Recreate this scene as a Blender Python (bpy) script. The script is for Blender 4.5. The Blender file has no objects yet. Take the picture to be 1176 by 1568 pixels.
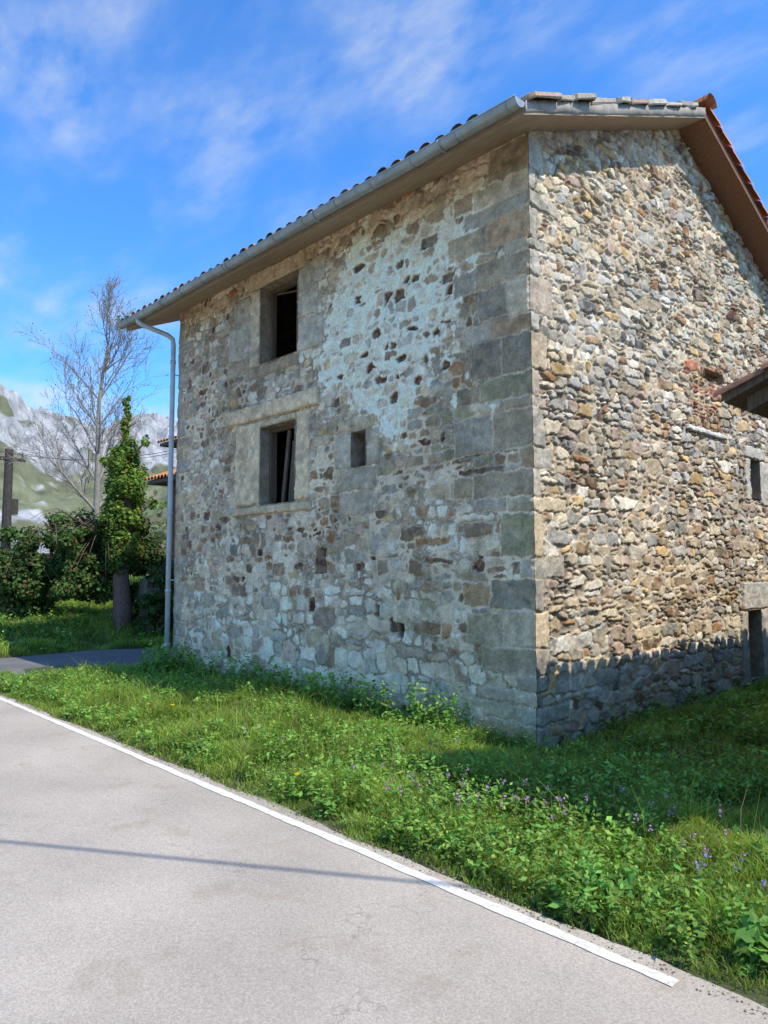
import bpy, math, random
import numpy as np
from mathutils import Vector, Matrix
random.seed(5)
rng=np.random.default_rng(11)
scene=bpy.context.scene
scene.view_settings.view_transform='Standard'
scene.view_settings.look='None'
scene.view_settings.exposure=0
# ------------------------------------------------------------ noise
LAT=np.random.default_rng(3).random((256,256))
def vn(x,y,s=0):
    xi=np.floor(x).astype(np.int64); yi=np.floor(y).astype(np.int64)
    xf=x-xi; yf=y-yi
    xf=xf*xf*(3-2*xf); yf=yf*yf*(3-2*yf)
    a=(xi+s*37)&255; b=(yi+s*91)&255; a1=(a+1)&255; b1=(b+1)&255
    return (LAT[a,b]*(1-xf)+LAT[a1,b]*xf)*(1-yf)+(LAT[a,b1]*(1-xf)+LAT[a1,b1]*xf)*yf
def fbm(x,y,o=4,s=0):
    t=0;amp=1;n=0
    for i in range(o):
        t=t+amp*vn(x*2**i+i*13.7,y*2**i+i*7.3,s+i);n+=amp;amp*=.5
    return t/n
def sst(a,b,x):
    t=np.clip((x-a)/(b-a),0,1);return t*t*(3-2*t)
# ------------------------------------------------------------ helpers
def empty(name,loc=(0,0,0)):
    o=bpy.data.objects.new(name,None);scene.collection.objects.link(o);o.location=loc;return o
def mk(name,V,F,mat=None,col=None,parent=None,smooth=False):
    V=np.asarray(V,dtype=np.float32).reshape(-1,3)
    me=bpy.data.meshes.new(name)
    if isinstance(F,np.ndarray):
        k=F.shape[1];n=len(F)
        me.vertices.add(len(V));me.vertices.foreach_set("co",V.ravel())
        me.loops.add(n*k);me.loops.foreach_set("vertex_index",F.astype(np.int32).ravel())
        me.polygons.add(n);me.polygons.foreach_set("loop_start",np.arange(0,n*k,k,dtype=np.int32))
        me.update(calc_edges=True)
    else:
        me.from_pydata([tuple(map(float,v)) for v in V],[],F);me.update()
    me.polygons.foreach_set("use_smooth",[smooth]*len(me.polygons))
    if col is not None:
        col=np.asarray(col,dtype=np.float32)
        c=np.ones((len(V),4),dtype=np.float32);c[:,:3]=col
        at=me.color_attributes.new("Col",'FLOAT_COLOR','POINT');at.data.foreach_set("color",c.ravel())
    o=bpy.data.objects.new(name,me);scene.collection.objects.link(o)
    if mat:me.materials.append(mat)
    if parent:o.parent=parent
    return o
class MB:
    """mesh builder"""
    def __init__(s):s.V=[];s.F=[]
    def box(s,x0,x1,y0,y1,z0,z1,j=0):
        b=len(s.V)
        for z in(z0,z1):
            for y in(y0,y1):
                for x in(x0,x1):
                    s.V.append((x+random.uniform(-j,j),y+random.uniform(-j,j),z+random.uniform(-j,j)))
        s.F+=[tuple(b+i for i in f) for f in[(0,2,3,1),(4,5,7,6),(0,1,5,4),(2,6,7,3),(0,4,6,2),(1,3,7,5)]]
    def tube(s,pts,rad,n=8,cap=True):
        pts=[Vector(p) for p in pts]
        if not hasattr(rad,'__len__'):rad=[rad]*len(pts)
        rings=[];prev=None
        for i,p in enumerate(pts):
            if i==0:d=pts[1]-p
            elif i==len(pts)-1:d=p-pts[i-1]
            else:d=(pts[i+1]-pts[i-1])
            d.normalize()
            if prev is None:
                a=Vector((0,0,1)) if abs(d.z)<.9 else Vector((1,0,0))
                u=d.cross(a).normalized()
            else:
                u=(prev-d*prev.dot(d)).normalized()
            prev=u;w=d.cross(u)
            b=len(s.V)
            for k in range(n):
                t=2*math.pi*k/n
                s.V.append(tuple(p+(u*math.cos(t)+w*math.sin(t))*rad[i]))
            rings.append(b)
        for a,b in zip(rings[:-1],rings[1:]):
            for k in range(n):
                s.F.append((a+k,a+(k+1)%n,b+(k+1)%n,b+k))
        if cap:
            s.F.append(tuple(rings[0]+k for k in range(n))[::-1]);s.F.append(tuple(rings[-1]+k for k in range(n)))
    def make(s,name,mat,parent=None,smooth=False,col=None):
        return mk(name,s.V,s.F,mat,col,parent,smooth)
def nodes(name):
    m=bpy.data.materials.new(name);m.use_nodes=True
    nt=m.node_tree;b=nt.nodes['Principled BSDF'];return m,nt,b
def mat_attr(name,rough=.9,s1=60,s2=9,var=.35,bump=.4,dist=.004,spec=.2):
    m,nt,b=nodes(name);N=nt.nodes.new;L=nt.links.new
    at=N('ShaderNodeAttribute');at.attribute_name='Col'
    tc=N('ShaderNodeTexCoord')
    n1=N('ShaderNodeTexNoise');n1.inputs['Scale'].default_value=s1;n1.inputs['Detail'].default_value=6;n1.inputs['Roughness'].default_value=.7
    n2=N('ShaderNodeTexNoise');n2.inputs['Scale'].default_value=s2;n2.inputs['Detail'].default_value=4
    L(tc.outputs['Object'],n1.inputs['Vector']);L(tc.outputs['Object'],n2.inputs['Vector'])
    mr=N('ShaderNodeMapRange');mr.inputs['From Min'].default_value=.3;mr.inputs['From Max'].default_value=.7
    mr.inputs['To Min'].default_value=1-var;mr.inputs['To Max'].default_value=1+var
    L(n1.outputs['Fac'],mr.inputs['Value'])
    mr2=N('ShaderNodeMapRange');mr2.inputs['From Min'].default_value=.3;mr2.inputs['From Max'].default_value=.7
    mr2.inputs['To Min'].default_value=.88;mr2.inputs['To Max'].default_value=1.12
    L(n2.outputs['Fac'],mr2.inputs['Value'])
    mu=N('ShaderNodeMath');mu.operation='MULTIPLY';L(mr.outputs[0],mu.inputs[0]);L(mr2.outputs[0],mu.inputs[1])
    vm=N('ShaderNodeVectorMath');vm.operation='SCALE';L(at.outputs['Color'],vm.inputs[0]);L(mu.outputs[0],vm.inputs['Scale'])
    L(vm.outputs[0],b.inputs['Base Color'])
    b.inputs['Roughness'].default_value=rough;b.inputs['Specular IOR Level'].default_value=spec
    bp=N('ShaderNodeBump');bp.inputs['Strength'].default_value=bump;bp.inputs['Distance'].default_value=dist
    L(n1.outputs['Fac'],bp.inputs['Height']);L(bp.outputs[0],b.inputs['Normal'])
    return m
def mat_plain(name,c1,c2,scale=8,rough=.8,metal=0,bump=.3,dist=.003,stretch=None,spec=.3):
    m,nt,b=nodes(name);N=nt.nodes.new;L=nt.links.new
    tc=N('ShaderNodeTexCoord');n1=N('ShaderNodeTexNoise');n1.inputs['Scale'].default_value=scale;n1.inputs['Detail'].default_value=7
    n1.inputs['Roughness'].default_value=.65
    if stretch:
        mp=N('ShaderNodeMapping');mp.inputs['Scale'].default_value=stretch;L(tc.outputs['Object'],mp.inputs[0]);L(mp.outputs[0],n1.inputs['Vector'])
    else:L(tc.outputs['Object'],n1.inputs['Vector'])
    r=N('ShaderNodeValToRGB');r.color_ramp.elements[0].position=.32;r.color_ramp.elements[1].position=.68
    r.color_ramp.elements[0].color=(*c1,1);r.color_ramp.elements[1].color=(*c2,1)
    L(n1.outputs['Fac'],r.inputs[0]);L(r.outputs[0],b.inputs['Base Color'])
    b.inputs['Roughness'].default_value=rough;b.inputs['Metallic'].default_value=metal;b.inputs['Specular IOR Level'].default_value=spec
    bp=N('ShaderNodeBump');bp.inputs['Strength'].default_value=bump;bp.inputs['Distance'].default_value=dist
    L(n1.outputs['Fac'],bp.inputs['Height']);L(bp.outputs[0],b.inputs['Normal'])
    return m
def mat_leaf(name,trans=.35,rough=.55,spec=.25):
    m,nt,b=nodes(name);N=nt.nodes.new;L=nt.links.new
    at=N('ShaderNodeAttribute');at.attribute_name='Col'
    L(at.outputs['Color'],b.inputs['Base Color']);b.inputs['Roughness'].default_value=rough;b.inputs['Specular IOR Level'].default_value=spec
    tr=N('ShaderNodeBsdfTranslucent')
    vm=N('ShaderNodeVectorMath');vm.operation='MULTIPLY';vm.inputs[1].default_value=(1.5,1.5,.7);L(at.outputs['Color'],vm.inputs[0]);L(vm.outputs[0],tr.inputs['Color'])
    mx=N('ShaderNodeMixShader');mx.inputs[0].default_value=trans
    out=[n for n in nt.nodes if n.type=='OUTPUT_MATERIAL'][0]
    L(b.outputs[0],mx.inputs[1]);L(tr.outputs[0],mx.inputs[2]);L(mx.outputs[0],out.inputs[0])
    return m
M_front=mat_attr('facade_masonry',s1=45,var=.3,bump=.6,dist=.006)
M_gable=mat_attr('gable_masonry',s1=45,var=.3,bump=.6,dist=.006)
M_tile=mat_attr('terracotta_tile',s1=25,var=.3,bump=.3,dist=.004)
M_stoneattr=mat_attr('loose_stone',s1=30,var=.3)
M_reveal=mat_plain('rough_reveal_stone',(.17,.13,.085),(.42,.33,.22),9,bump=.8,dist=.02)
M_plainstone=mat_plain('rubble_render',(.16,.14,.11),(.42,.37,.29),5,bump=1,dist=.03)
M_soffit=mat_plain('soffit_board',(.30,.215,.135),(.46,.35,.23),6,stretch=(1,6,6))
M_edge=mat_plain('weathered_verge_edge',(.24,.20,.15),(.42,.37,.30),7,bump=.8,dist=.01)
M_gutter=mat_plain('galvanised_gutter',(.27,.30,.29),(.42,.45,.43),5,rough=.45,metal=.35,bump=.05)
M_pipe=mat_plain('painted_downpipe',(.42,.45,.45),(.56,.59,.59),5,rough=.45,metal=.1,bump=.05)
M_wood=mat_plain('weathered_wood',(.07,.045,.03),(.19,.135,.09),6,stretch=(8,8,.7))
M_woodred=mat_plain('brown_timber',(.16,.08,.045),(.26,.14,.08),6,stretch=(6,6,.7))
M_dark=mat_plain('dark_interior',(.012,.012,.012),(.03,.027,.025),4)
M_bark=mat_plain('pale_bark',(.22,.19,.15),(.38,.34,.28),8,stretch=(3,3,1))
M_barkred=mat_plain('reddish_bark',(.10,.055,.04),(.24,.15,.11),10,stretch=(4,4,1),dist=.02,bump=.8)
M_leaf=mat_leaf('leaf')
M_grass=mat_leaf('grass_blade',.4,.5)
M_ivy=mat_leaf('ivy_leaf',.25,.6,.1)
M_pole=mat_plain('dark_pole',(.04,.035,.03),(.08,.07,.06),8)
# ------------------------------------------------------------ masonry generator
def gen_sites(u0,u1,v0,v1,size,rg):
    S=[];v=v0
    while v<v1:
        u=u0-rg.random()*.2
        w0,h0=size(u,v);rh=h0*rg.uniform(.6,1.45)
        while u<u1+.1:
            w,h=size(u,v)
            st=w*rg.choice([.4,.65,.9,1.25,1.8],p=[.2,.25,.27,.18,.10])*rg.uniform(.85,1.15)
            k=h/h0
            cu=u+st/2;cv=v+rh/2+rg.normal(0,.2)*rh
            a=st/2*1.05;b=rh*k/2*rg.uniform(.65,1.4)
            r=rg.random()
            if r<.10:
                a*=1.4;b*=1.75
            if r>.9 and st>w*.8:
                S.append((cu,cv-rh*.25,a,b*.5,rg.normal(0,.08),rg.uniform(2.5,5)));S.append((cu,cv+rh*.27,a,b*.5,rg.normal(0,.08),rg.uniform(2.5,5)))
            else:S.append((cu,cv,a,b,rg.normal(0,.13),rg.uniform(1.6,5)))
            u+=st
        v+=rh
    return S
def field(u,v,sites,rects,warp,seed):
    nu,nv=len(u),len(v);res=u[1]-u[0]
    U,V=np.meshgrid(u,v)
    Uw=U+(fbm(U*9,V*9,3,seed)-.5)*warp*2+(fbm(U*36,V*36,2,seed+3)-.5)*warp*.9
    Vw=V+(fbm(U*9+50,V*9+9,3,seed+5)-.5)*warp*1.8+(fbm(U*36+7,V*36,2,seed+4)-.5)*warp*.9
    F1=np.full(U.shape,9.);F2=np.full(U.shape,9.);ID=np.zeros(U.shape,int)
    for i,(cu,cv,a,b,rt,p) in enumerate(sites):
        R=2.3*max(a,b*1.2);Rv=2.3*max(b,a*.45)
        i0=max(0,int((cu-R-u[0])/res));i1=min(nu,int((cu+R-u[0])/res)+1)
        j0=max(0,int((cv-Rv-v[0])/res));j1=min(nv,int((cv+Rv-v[0])/res)+1)
        if i0>=i1 or j0>=j1:continue
        du=Uw[j0:j1,i0:i1]-cu;dv=Vw[j0:j1,i0:i1]-cv
        c,s=math.cos(rt),math.sin(rt)
        x=(du*c+dv*s)/a;y=(-du*s+dv*c)/b
        d=(np.abs(x)**p+np.abs(y)**p)**(1/p)
        f1=F1[j0:j1,i0:i1];f2=F2[j0:j1,i0:i1];idd=ID[j0:j1,i0:i1]
        m=d<f1
        f2[:]=np.where(m,f1,np.minimum(f2,d));f1[:]=np.where(m,d,f1);idd[m]=i
    B=np.array([min(s[2],s[3]) for s in sites]+[.1]*len(rects))
    em=(F2-F1)*B[ID]*.5
    CU=np.array([s[0] for s in sites]+[(r[0]+r[1])/2 for r in rects]);CV=np.array([s[1] for s in sites]+[(r[2]+r[3])/2 for r in rects])
    for k,r in enumerate(rects):
        q=1.0 if r[1]-r[0]<1 else .5
        Uq=U+(Uw-U)*q;Vq=V+(Vw-V)*q
        d=np.minimum(np.minimum(Uq-r[0],r[1]-Uq),np.minimum(Vq-r[2],r[3]-Vq))
        ins=d>0
        ID[ins]=len(sites)+k
        em=np.where(ins,d,np.where(d>-.03,np.minimum(em,-d),em))
    return U,V,ID,em,U-CU[ID],V-CV[ID]
ZB=-.3;RES=.01
vz=np.arange(ZB,7.6,RES)
quoin_z=[-.3];
rq=np.random.default_rng(21)
while quoin_z[-1]<6.2:quoin_z.append(quoin_z[-1]+rq.choice([.12,.17,.23,.3,.4])*rq.uniform(.85,1.15))
qoff=rq.uniform(-.022,.022,len(quoin_z))
ci=.024+qoff[np.searchsorted(quoin_z,vz)-1]+(fbm(vz*12,vz*0,3,2)-.5)*.05
near=np.min(np.abs(vz[:,None]-np.array(quoin_z)[None]),axis=1)
ci-=.02*np.exp(-(near/.016)**2)
# palettes
GREY=(.31,.295,.265);LGREY=(.44,.425,.385);TAN=(.40,.315,.21);BROWN=(.20,.125,.075);RUST=(.32,.165,.08);DRED=(.10,.05,.038)
OLIVE=(.27,.25,.16);CREAM=(.54,.465,.34);YEL=(.52,.36,.17);DGREY=(.15,.145,.14);PINK=(.38,.28,.225);PALE=(.60,.55,.46)
def pick(P,rg):
    cs=[p[0] for p in P];w=np.array([p[1] for p in P],float);w/=w.sum()
    return np.array(cs[rg.choice(len(cs),p=w)])
def wall_mesh(name,U,V,H,COL,opens,tofn,mat,parent,clip=None,res=RES):
    nv,nu=U.shape
    P=tofn(U,V,H)
    idx=np.arange(nu*nv).reshape(nv,nu)
    F=np.stack([idx[:-1,:-1],idx[:-1,1:],idx[1:,1:],idx[1:,:-1]],-1)
    uc=(U[:-1,:-1]+U[1:,1:])/2;vc=(V[:-1,:-1]+V[1:,1:])/2
    keep=np.ones(uc.shape,bool)
    for o in opens:keep&=~((uc>o[0])&(uc<o[1])&(vc>o[2])&(vc<o[3]))
    if clip is not None:keep&=clip(uc,vc)
    return mk(name,P.reshape(-1,3),F[keep].reshape(-1,4),mat,np.clip(COL,0.01,.85).reshape(-1,3),parent,True)
house=empty('stone_house')
L=7.3
# ---------------- FRONT
rgf=np.random.default_rng(101)
def size_f(u,v):
    if u>-1.1:return .32,.17
    if v<1.2:return .27,.15
    return .20,.11
rects_f=[];rcol_f=[]
def RF(a,b,c,d,col,pro=.012):
    rects_f.append((a,b,c,d));rcol_f.append((np.array(col),pro))
sg=(.42,.39,.33);st=(.60,.49,.34)
RF(-5.05,-4.80,4.66,5.84,(.52,.45,.33),.03);RF(-5.66,-5.08,4.86,5.38,sg);RF(-5.55,-5.08,5.40,5.80,(.35,.33,.28));RF(-5.7,-5.08,4.62,4.84,(.38,.31,.22))
RF(-3.86,-3.30,4.66,5.10,sg,.02);RF(-3.86,-3.42,5.12,5.52,(.42,.40,.34),.02);RF(-3.86,-3.26,5.54,5.90,(.40,.38,.33),.02)
RF(-5.08,-3.7,5.84,6.10,(.52,.45,.32),.03);RF(-5.08,-3.86,4.50,4.66,(.30,.23,.15),.03)
RF(-5.72,-3.37,3.86,4.10,(.60,.48,.33),.06)
RF(-5.42,-4.75,2.62,3.84,st,.03);RF(-3.89,-3.57,2.62,3.84,(.60,.49,.34),.03);RF(-5.45,-3.52,2.47,2.60,(.50,.41,.28),.05)
RF(-4.75,-3.89,3.74,3.84,(.48,.40,.27),.03)
RF(-3.05,-2.72,2.95,3.40,(.42,.39,.32),.02);RF(-2.44,-2.2,2.95,3.40,(.39,.35,.28),.02);RF(-3.0,-2.25,3.41,3.57,(.44,.38,.27),.02);RF(-2.95,-2.26,2.66,2.94,(.38,.35,.28))
RF(-2.95,-2.3,2.36,2.64,(.40,.36,.29));RF(-3.45,-3.2,1.62,1.98,DRED,-.01);RF(-1.18,-.98,4.84,4.96,DRED,-.02);RF(-1.5,-1.25,5.35,5.48,(.09,.07,.05),-.02);RF(-.92,-.62,2.86,3.02,(.08,.08,.04),-.02)
RF(-.95,-.35,2.68,2.74,DRED,.0);RF(-.9,-.4,2.55,2.62,BROWN,.0);RF(-.75,-.5,.82,.96,(.18,.13,.08),-.01)
RF(-1.6,-1.1,1.95,2.03,(.30,.16,.07),0);RF(-1.45,-1.05,1.75,1.81,(.13,.07,.04),0)
NQ=len(rects_f)
QC=[((.26,.245,.15),2.4),((.31,.26,.18),3),((.35,.33,.28),2.4),((.36,.25,.15),2),((.20,.18,.14),1.2),((.44,.38,.28),1.4)]
for k in range(len(quoin_z)-1):
    z0,z1=quoin_z[k]+.003,quoin_z[k+1]-.003
    w=(.55 if k%2 else .26)*rq.uniform(.55,1.45)
    if z0>5.7:w=.5
    RF(-w,.08,z0,z1,pick(QC,rgf)*rq.uniform(.8,1.2),rq.uniform(.002,.018))
    if rq.random()<.6 and z1-z0>.14 and z0<5.6:
        w2=rq.uniform(.25,.55);RF(-w-w2,-w-.004,z0+rq.uniform(-.02,.04),z1+rq.uniform(-.05,.02),pick(QC,rgf)*rq.uniform(.8,1.2),rq.uniform(.002,.016))
zz=-.3;k=0
while zz<6:
    h=rq.uniform(.14,.40);RF(-7.4,-7.3+(.40 if k%2 else .2)*rq.uniform(.6,1.4),zz+.004,zz+h-.004,pick([(GREY,3),(TAN,2.5),((.36,.33,.27),2),(PINK,1)],rgf),.01);zz+=h;k+=1
S=gen_sites(-L,0,ZB,6.15,size_f,rgf)
u=np.arange(-L,.0051,RES);v=vz[vz<6.16]
U,V,ID,em,DU,DV=field(u,v,S,rects_f,.028,1)
def inpoly(x,y,poly):
    ins=np.zeros(np.shape(x),bool);n=len(poly)
    for i in range(n):
        x1,y1=poly[i];x2,y2=poly[(i+1)%n]
        c=((y1>y)!=(y2>y))&(x<(x2-x1)*(y-y1)/(y2-y1+1e-9)+x1);ins^=c
    return ins
def blur(a,n,k=2):
    a=np.pad(a,40,mode='edge')
    for _ in range(n):
        a=(a+np.roll(a,k,0)+np.roll(a,-k,0)+np.roll(a,k,1)+np.roll(a,-k,1))/5
    return a[40:-40,40:-40]
lime_poly=[(-3.3,5.3),(-2.75,5.75),(-1.6,5.85),(-.9,5.9),(-.7,5.45),(-.95,4.9),(-1.1,4.3),(-1.3,3.8),(-1.7,3.3),(-2.2,3.62),(-3.1,3.75),(-3.3,4.1),(-3.4,4.6),(-3.1,5.0)]
Un=U+(fbm(U*2.2,V*2.2,4,31)-.5)*1.1;Vn=V+(fbm(U*2.2+9,V*2.2,4,32)-.5)*1.1
lp=blur(inpoly(Un,Vn,lime_poly).astype(float),22,6)
hi=fbm(U*16,V*16,4,35)
lraw=lp*.74+1.15*(fbm(U*4,V*4,4,33)-.5)+.7*(hi-.5)
lime=sst(.33,.47,lraw)
zone2=np.clip(sst(.38,.56,fbm(U*.9,V*.9,3,36)),0,1)
lime2=sst(.53,.64,zone2*.28+.62*fbm(U*6,V*6,4,37)+.2*hi+.15*sst(2.4,.8,V))
nb=fbm(U*1.2,V*1.2,4,40)
wash=sst(.44,.60,fbm(U*2.6,V*2.6,5,41)*.7+hi*.3)*np.clip(.25+.75*sst(2.6,1.0,V),0,1)*(1-.5*sst(-1.8,-1.2,U))
ns=len(S);n_all=ns+len(rects_f)
sc=np.zeros((n_all,3));sp=np.zeros(n_all);smf=np.ones(n_all)
for i,s in enumerate(S):
    x,z=s[0],s[1]
    base=[(GREY,2.2),(LGREY,1.6),(TAN,3.2),(BROWN,2.4),(CREAM,1.7),(RUST,1.4),(PINK,1.2),(OLIVE,.7),(DGREY,.25),(YEL,.4)]
    if -5.1<x<-3.4 and 1.7<z<2.5:base=[(BROWN,3),(RUST,4),(TAN,1.5),(DRED,.6),(CREAM,.3)]
    elif -3.3<x<-.2 and z>5.65:base=[(BROWN,3),(TAN,2),(DRED,1.2),(RUST,1),(OLIVE,1)]
    elif x>-1.7 and 2.6<z<3.6:base=[(DRED,1.8),(BROWN,2.8),(OLIVE,1.6),(TAN,2.4),(GREY,.9),(RUST,1)]
    elif x>-1.7 and .7<z<2.6:base=[(BROWN,2.6),(OLIVE,1.6),(TAN,3.6),(GREY,1.2),(RUST,2),(CREAM,.8)]
    elif x>-1.0 and z>3.6:base=[(OLIVE,2.2),(TAN,2.8),(GREY,1.2),(RUST,1.6),(BROWN,1.4)]
    elif -5.7<x<-3.2 and 4.1<z<4.6:base=[(BROWN,3),(YEL,.8),(TAN,2),(GREY,1)]
    elif x<-5.6 and z>2:base=[(TAN,3),(BROWN,2.8),(DRED,1.3),(GREY,1.3),(CREAM,1.8),(PINK,1.4)]
    elif 3.5<z<5.7 and -3.3<x<-1:base=[(GREY,2),(LGREY,1.6),(TAN,2.4),(BROWN,1.4),(CREAM,1.5)]
    elif z<1.3:base=[(GREY,2.2),(LGREY,2.6),(TAN,2.6),(CREAM,2.6),(BROWN,1.1),(PINK,1)]
    sc[i]=pick(base,rgf)*rgf.uniform(.7,1.25)
    sp[i]=.004+.014*rgf.random()
    smf[i]=rgf.choice([.12,.55,1.0],p=[.34,.3,.36])
    if rgf.random()<(.11 if (3.5<z<5.7 and -3.3<x<-1) else .045) and s[2]<.14:
        sc[i]=np.array(DRED)*rgf.uniform(.6,1.3) if rgf.random()<.6 else np.array((.10,.075,.05));sp[i]=-.03;smf[i]=0
for k,(c,p) in enumerate(rcol_f):sc[ns+k]=c;sp[ns+k]=p;smf[ns+k]=.12
isr=ID>=ns
isq=ID>=ns+NQ
tx=rgf.normal(0,.05,n_all);ty=rgf.normal(0,.06,n_all);tx[ns:]*=.3;ty[ns:]*=.3
fine=fbm(U*30,V*30,4,60);mid=fbm(U*11,V*11,4,61)
jw=np.where(isq,.006,np.where(isr,.003,.004+.009*fbm(U*2,V*2,3,62)+.026*lime*smf[ID]*sst(.35,.6,fbm(U*6,V*6,4,63))))+(fine-.5)*.010
stone=sst(jw,jw+.006,em)
prof=1-np.exp(-np.maximum(em-jw*.6,0)/.007)
H=stone*(sp[ID]*prof+np.clip(DU*tx[ID]+DV*ty[ID],-.010,.010))+(mid-.5)*.012+(fine-.5)*.009
H=H+(1-stone)*(.001+.008*lime)+lime*smf[ID]*.004
H=np.where(isr,H+(fbm(U*6,V*6,3,66)-.5)*.02,H)
H=np.maximum(H,-.035)
mort=np.array((.58,.50,.385));limc=np.array((.84,.78,.66))
M3=mort[None,None]*(.7+.6*nb[...,None])*(.8+.4*hi[...,None]);M3=M3*(1-lime[...,None])+limc*lime[...,None]*(.75+.45*mid[...,None])
Cs=sc[ID]*(.6+.8*mid[...,None])*(.8+.4*fine[...,None])
ls=sst(.50,.66,fbm(U*13+4,V*13,4,67))*np.where(isq,.35,.5)
Cs=Cs*(1-ls[...,None]*.6)+np.array((.44,.36,.22))*ls[...,None]*.6
lk=(sst(.54,.68,fbm(U*7+40,V*7,5,68))*.55)
Cs=Cs*(1-lk[...,None]*.6)+np.array((.14,.12,.09))*lk[...,None]*.6
sm=np.clip(wash*.62*smf[ID]+lime*smf[ID]*(.28+.62*sst(.42,.55,fbm(U*8,V*8,4,70)))+lime2*.75*smf[ID]+.25*smf[ID]*sst(.55,.68,fbm(U*14,V*14,3,71)),0,.92)
washc=np.array((.60,.55,.455));wl=np.clip(lime+lime2*.7,0,1)
Cs=Cs*(1-sm[...,None])+(washc*(1-wl[...,None])+limc*wl[...,None])*(.72+.5*mid[...,None])*sm[...,None]
COL=Cs*stone[...,None]+M3*(1-stone[...,None])
dj=np.exp(-((em-jw*.7)/.005)**2)*(1-lime*.7)*np.where(isq,.25,np.where(isr,.5,.65*sst(.4,.6,fbm(U*4,V*4,3,72))))
COL=COL*(1-dj[...,None])
ph=sst(.0,.015,np.minimum(np.minimum(U+1.91,-1.79-U),np.minimum(V-.90,1.08-V))+(fine-.5)*.02)
ph=np.maximum(ph,sst(0,.015,np.minimum(np.minimum(U+2.29,-2.2-U),np.minimum(V-1.13,1.27-V))+(fine-.5)*.02)*.7)
H=H-ph*.08;COL=COL*(1-.75*ph[...,None])
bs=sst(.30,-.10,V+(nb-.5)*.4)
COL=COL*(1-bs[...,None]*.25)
COL=COL*1.12*(.84+.32*fbm(U*.8,V*1.4,3,73))[...,None]*np.array((1.12,1.0,.84))
cz=ci[:len(v)][:,None]
def tof(U,V,H):
    t=np.clip((U+.035)/.035,0,1);t=t*t*(3-2*t)
    Hh=H*(1-t)+cz*t
    X=U+t*(cz-.005+.0)
    return np.stack([X,-Hh,V],-1)
opens_f=[(-4.78,-3.87,4.68,5.83),(-4.74,-3.90,2.61,3.73),(-2.71,-2.44,2.95,3.39)]
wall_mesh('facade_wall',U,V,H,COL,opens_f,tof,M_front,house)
# ---------------- GABLE
rgg=np.random.default_rng(77)
W=7.9
def size_g(u,v):
    if v<1.0:return .24,.13
    return .19,.085
rects_f=[];rcol_f=[]
for k in range(len(quoin_z)-1):
    z0,z1=quoin_z[k]+.003,quoin_z[k+1]-.003
    w=(.18 if k%2 else .40)*rq.uniform(.5,1.4)
    RF(-.1,w,z0,z1,pick([((.33,.31,.27),4),((.42,.39,.33),2),((.47,.38,.26),2),((.35,.29,.23),1.4)],rgg)*rq.uniform(.75,1.15),rq.uniform(.0,.022))
RF(5.2,5.95,3.32,3.5,LGREY,.03);RF(5.18,5.37,2.7,3.31,(.45,.43,.38),.03);RF(5.73,6.15,2.65,3.31,(.45,.43,.38),.03)
RF(4.95,5.98,1.11,1.5,(.42,.41,.38),.03);RF(4.85,5.09,.05,1.1,(.34,.32,.28),.03);RF(5.57,5.9,.05,1.1,(.36,.34,.3),.03)
RF(3.3,4.55,3.48,3.56,(.66,.64,.58),.05)
S=gen_sites(-.05,W,ZB,7.6,size_g,rgg)
S=[s for s in S if not(3.55<s[0]<4.05 and 3.68<s[1]<4.2)]
zz=3.7
while zz<4.2:
    x=3.55+rgg.uniform(0,.08)
    while x<4.0:
        S.append((x+.08,zz+.025,.085,.026,rgg.normal(0,.12),3));x+=rgg.uniform(.14,.2)
    zz+=.055
u=np.arange(0,W,RES);v=vz
U,V,ID,em,DU,DV=field(u,v,S,rects_f,.028,11)
ns=len(S);n_all=ns+len(rects_f);sc=np.zeros((n_all,3));sp=np.zeros(n_all)
for i,s in enumerate(S):
    y,z=s[0],s[1]
    base=[(CREAM,2.8),(TAN,2.8),(YEL,.8),(GREY,2.6),(LGREY,2.4),(DGREY,.6),(RUST,.8),(PINK,1.8),(PALE,2.2),(BROWN,.9)]
    if z>5.2:base=[(CREAM,3.2),(TAN,3),(YEL,1.5),(GREY,1.6),(LGREY,1.2),(RUST,1.1),(PINK,1.8),(DRED,.2),(PALE,1.2),(BROWN,.5)]
    elif z>3.9 and y<3:base=[(CREAM,2.0),(TAN,2.0),(GREY,2.8),(LGREY,2.2),(DGREY,1.3),(YEL,.7),(PALE,1.8),(RUST,.4),(BROWN,.5)]
    if 3.5<y<4.6 and 3.6<z<4.5:base=[((.36,.13,.07),3),(RUST,2),(YEL,1),(TAN,1)]
    sc[i]=pick(base,rgg)*rgg.uniform(.68,1.22)
    sp[i]=.006+.020*rgg.random()**1.3
    if rgg.random()<.03 and s[2]<.1:sp[i]=-.03;sc[i]*=.5
for k,(c,p) in enumerate(rcol_f):sc[ns+k]=c;sp[ns+k]=p
isr=ID>=ns
tx=rgg.normal(0,.10,n_all);ty=rgg.normal(0,.12,n_all);tx[ns:]*=.2;ty[ns:]*=.15
fine=fbm(U*30,V*30,4,160);mid=fbm(U*11,V*11,4,161);nb=fbm(U*1.2,V*1.2,4,140)
jw=np.where(isr,.003,.002+.006*fbm(U*2,V*2,3,162))+(fine-.5)*.006
stone=sst(jw,jw+.005,em)
prof=1-np.exp(-np.maximum(em-jw*.6,0)/.0045)
deep=sst(.45,.65,fbm(U*2.6,V*2.6,4,163))
H=stone*(sp[ID]*prof+np.clip(DU*tx[ID]+DV*ty[ID],-.014,.014)*np.where(isr,.4,1))+(mid-.5)*.018+(fine-.5)*.011-(1-stone)*(.003+.018*deep)
H=np.where(isr,H+(fbm(U*6,V*6,3,66)-.5)*.02,H)
mort=np.array((.54,.455,.335))
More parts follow.
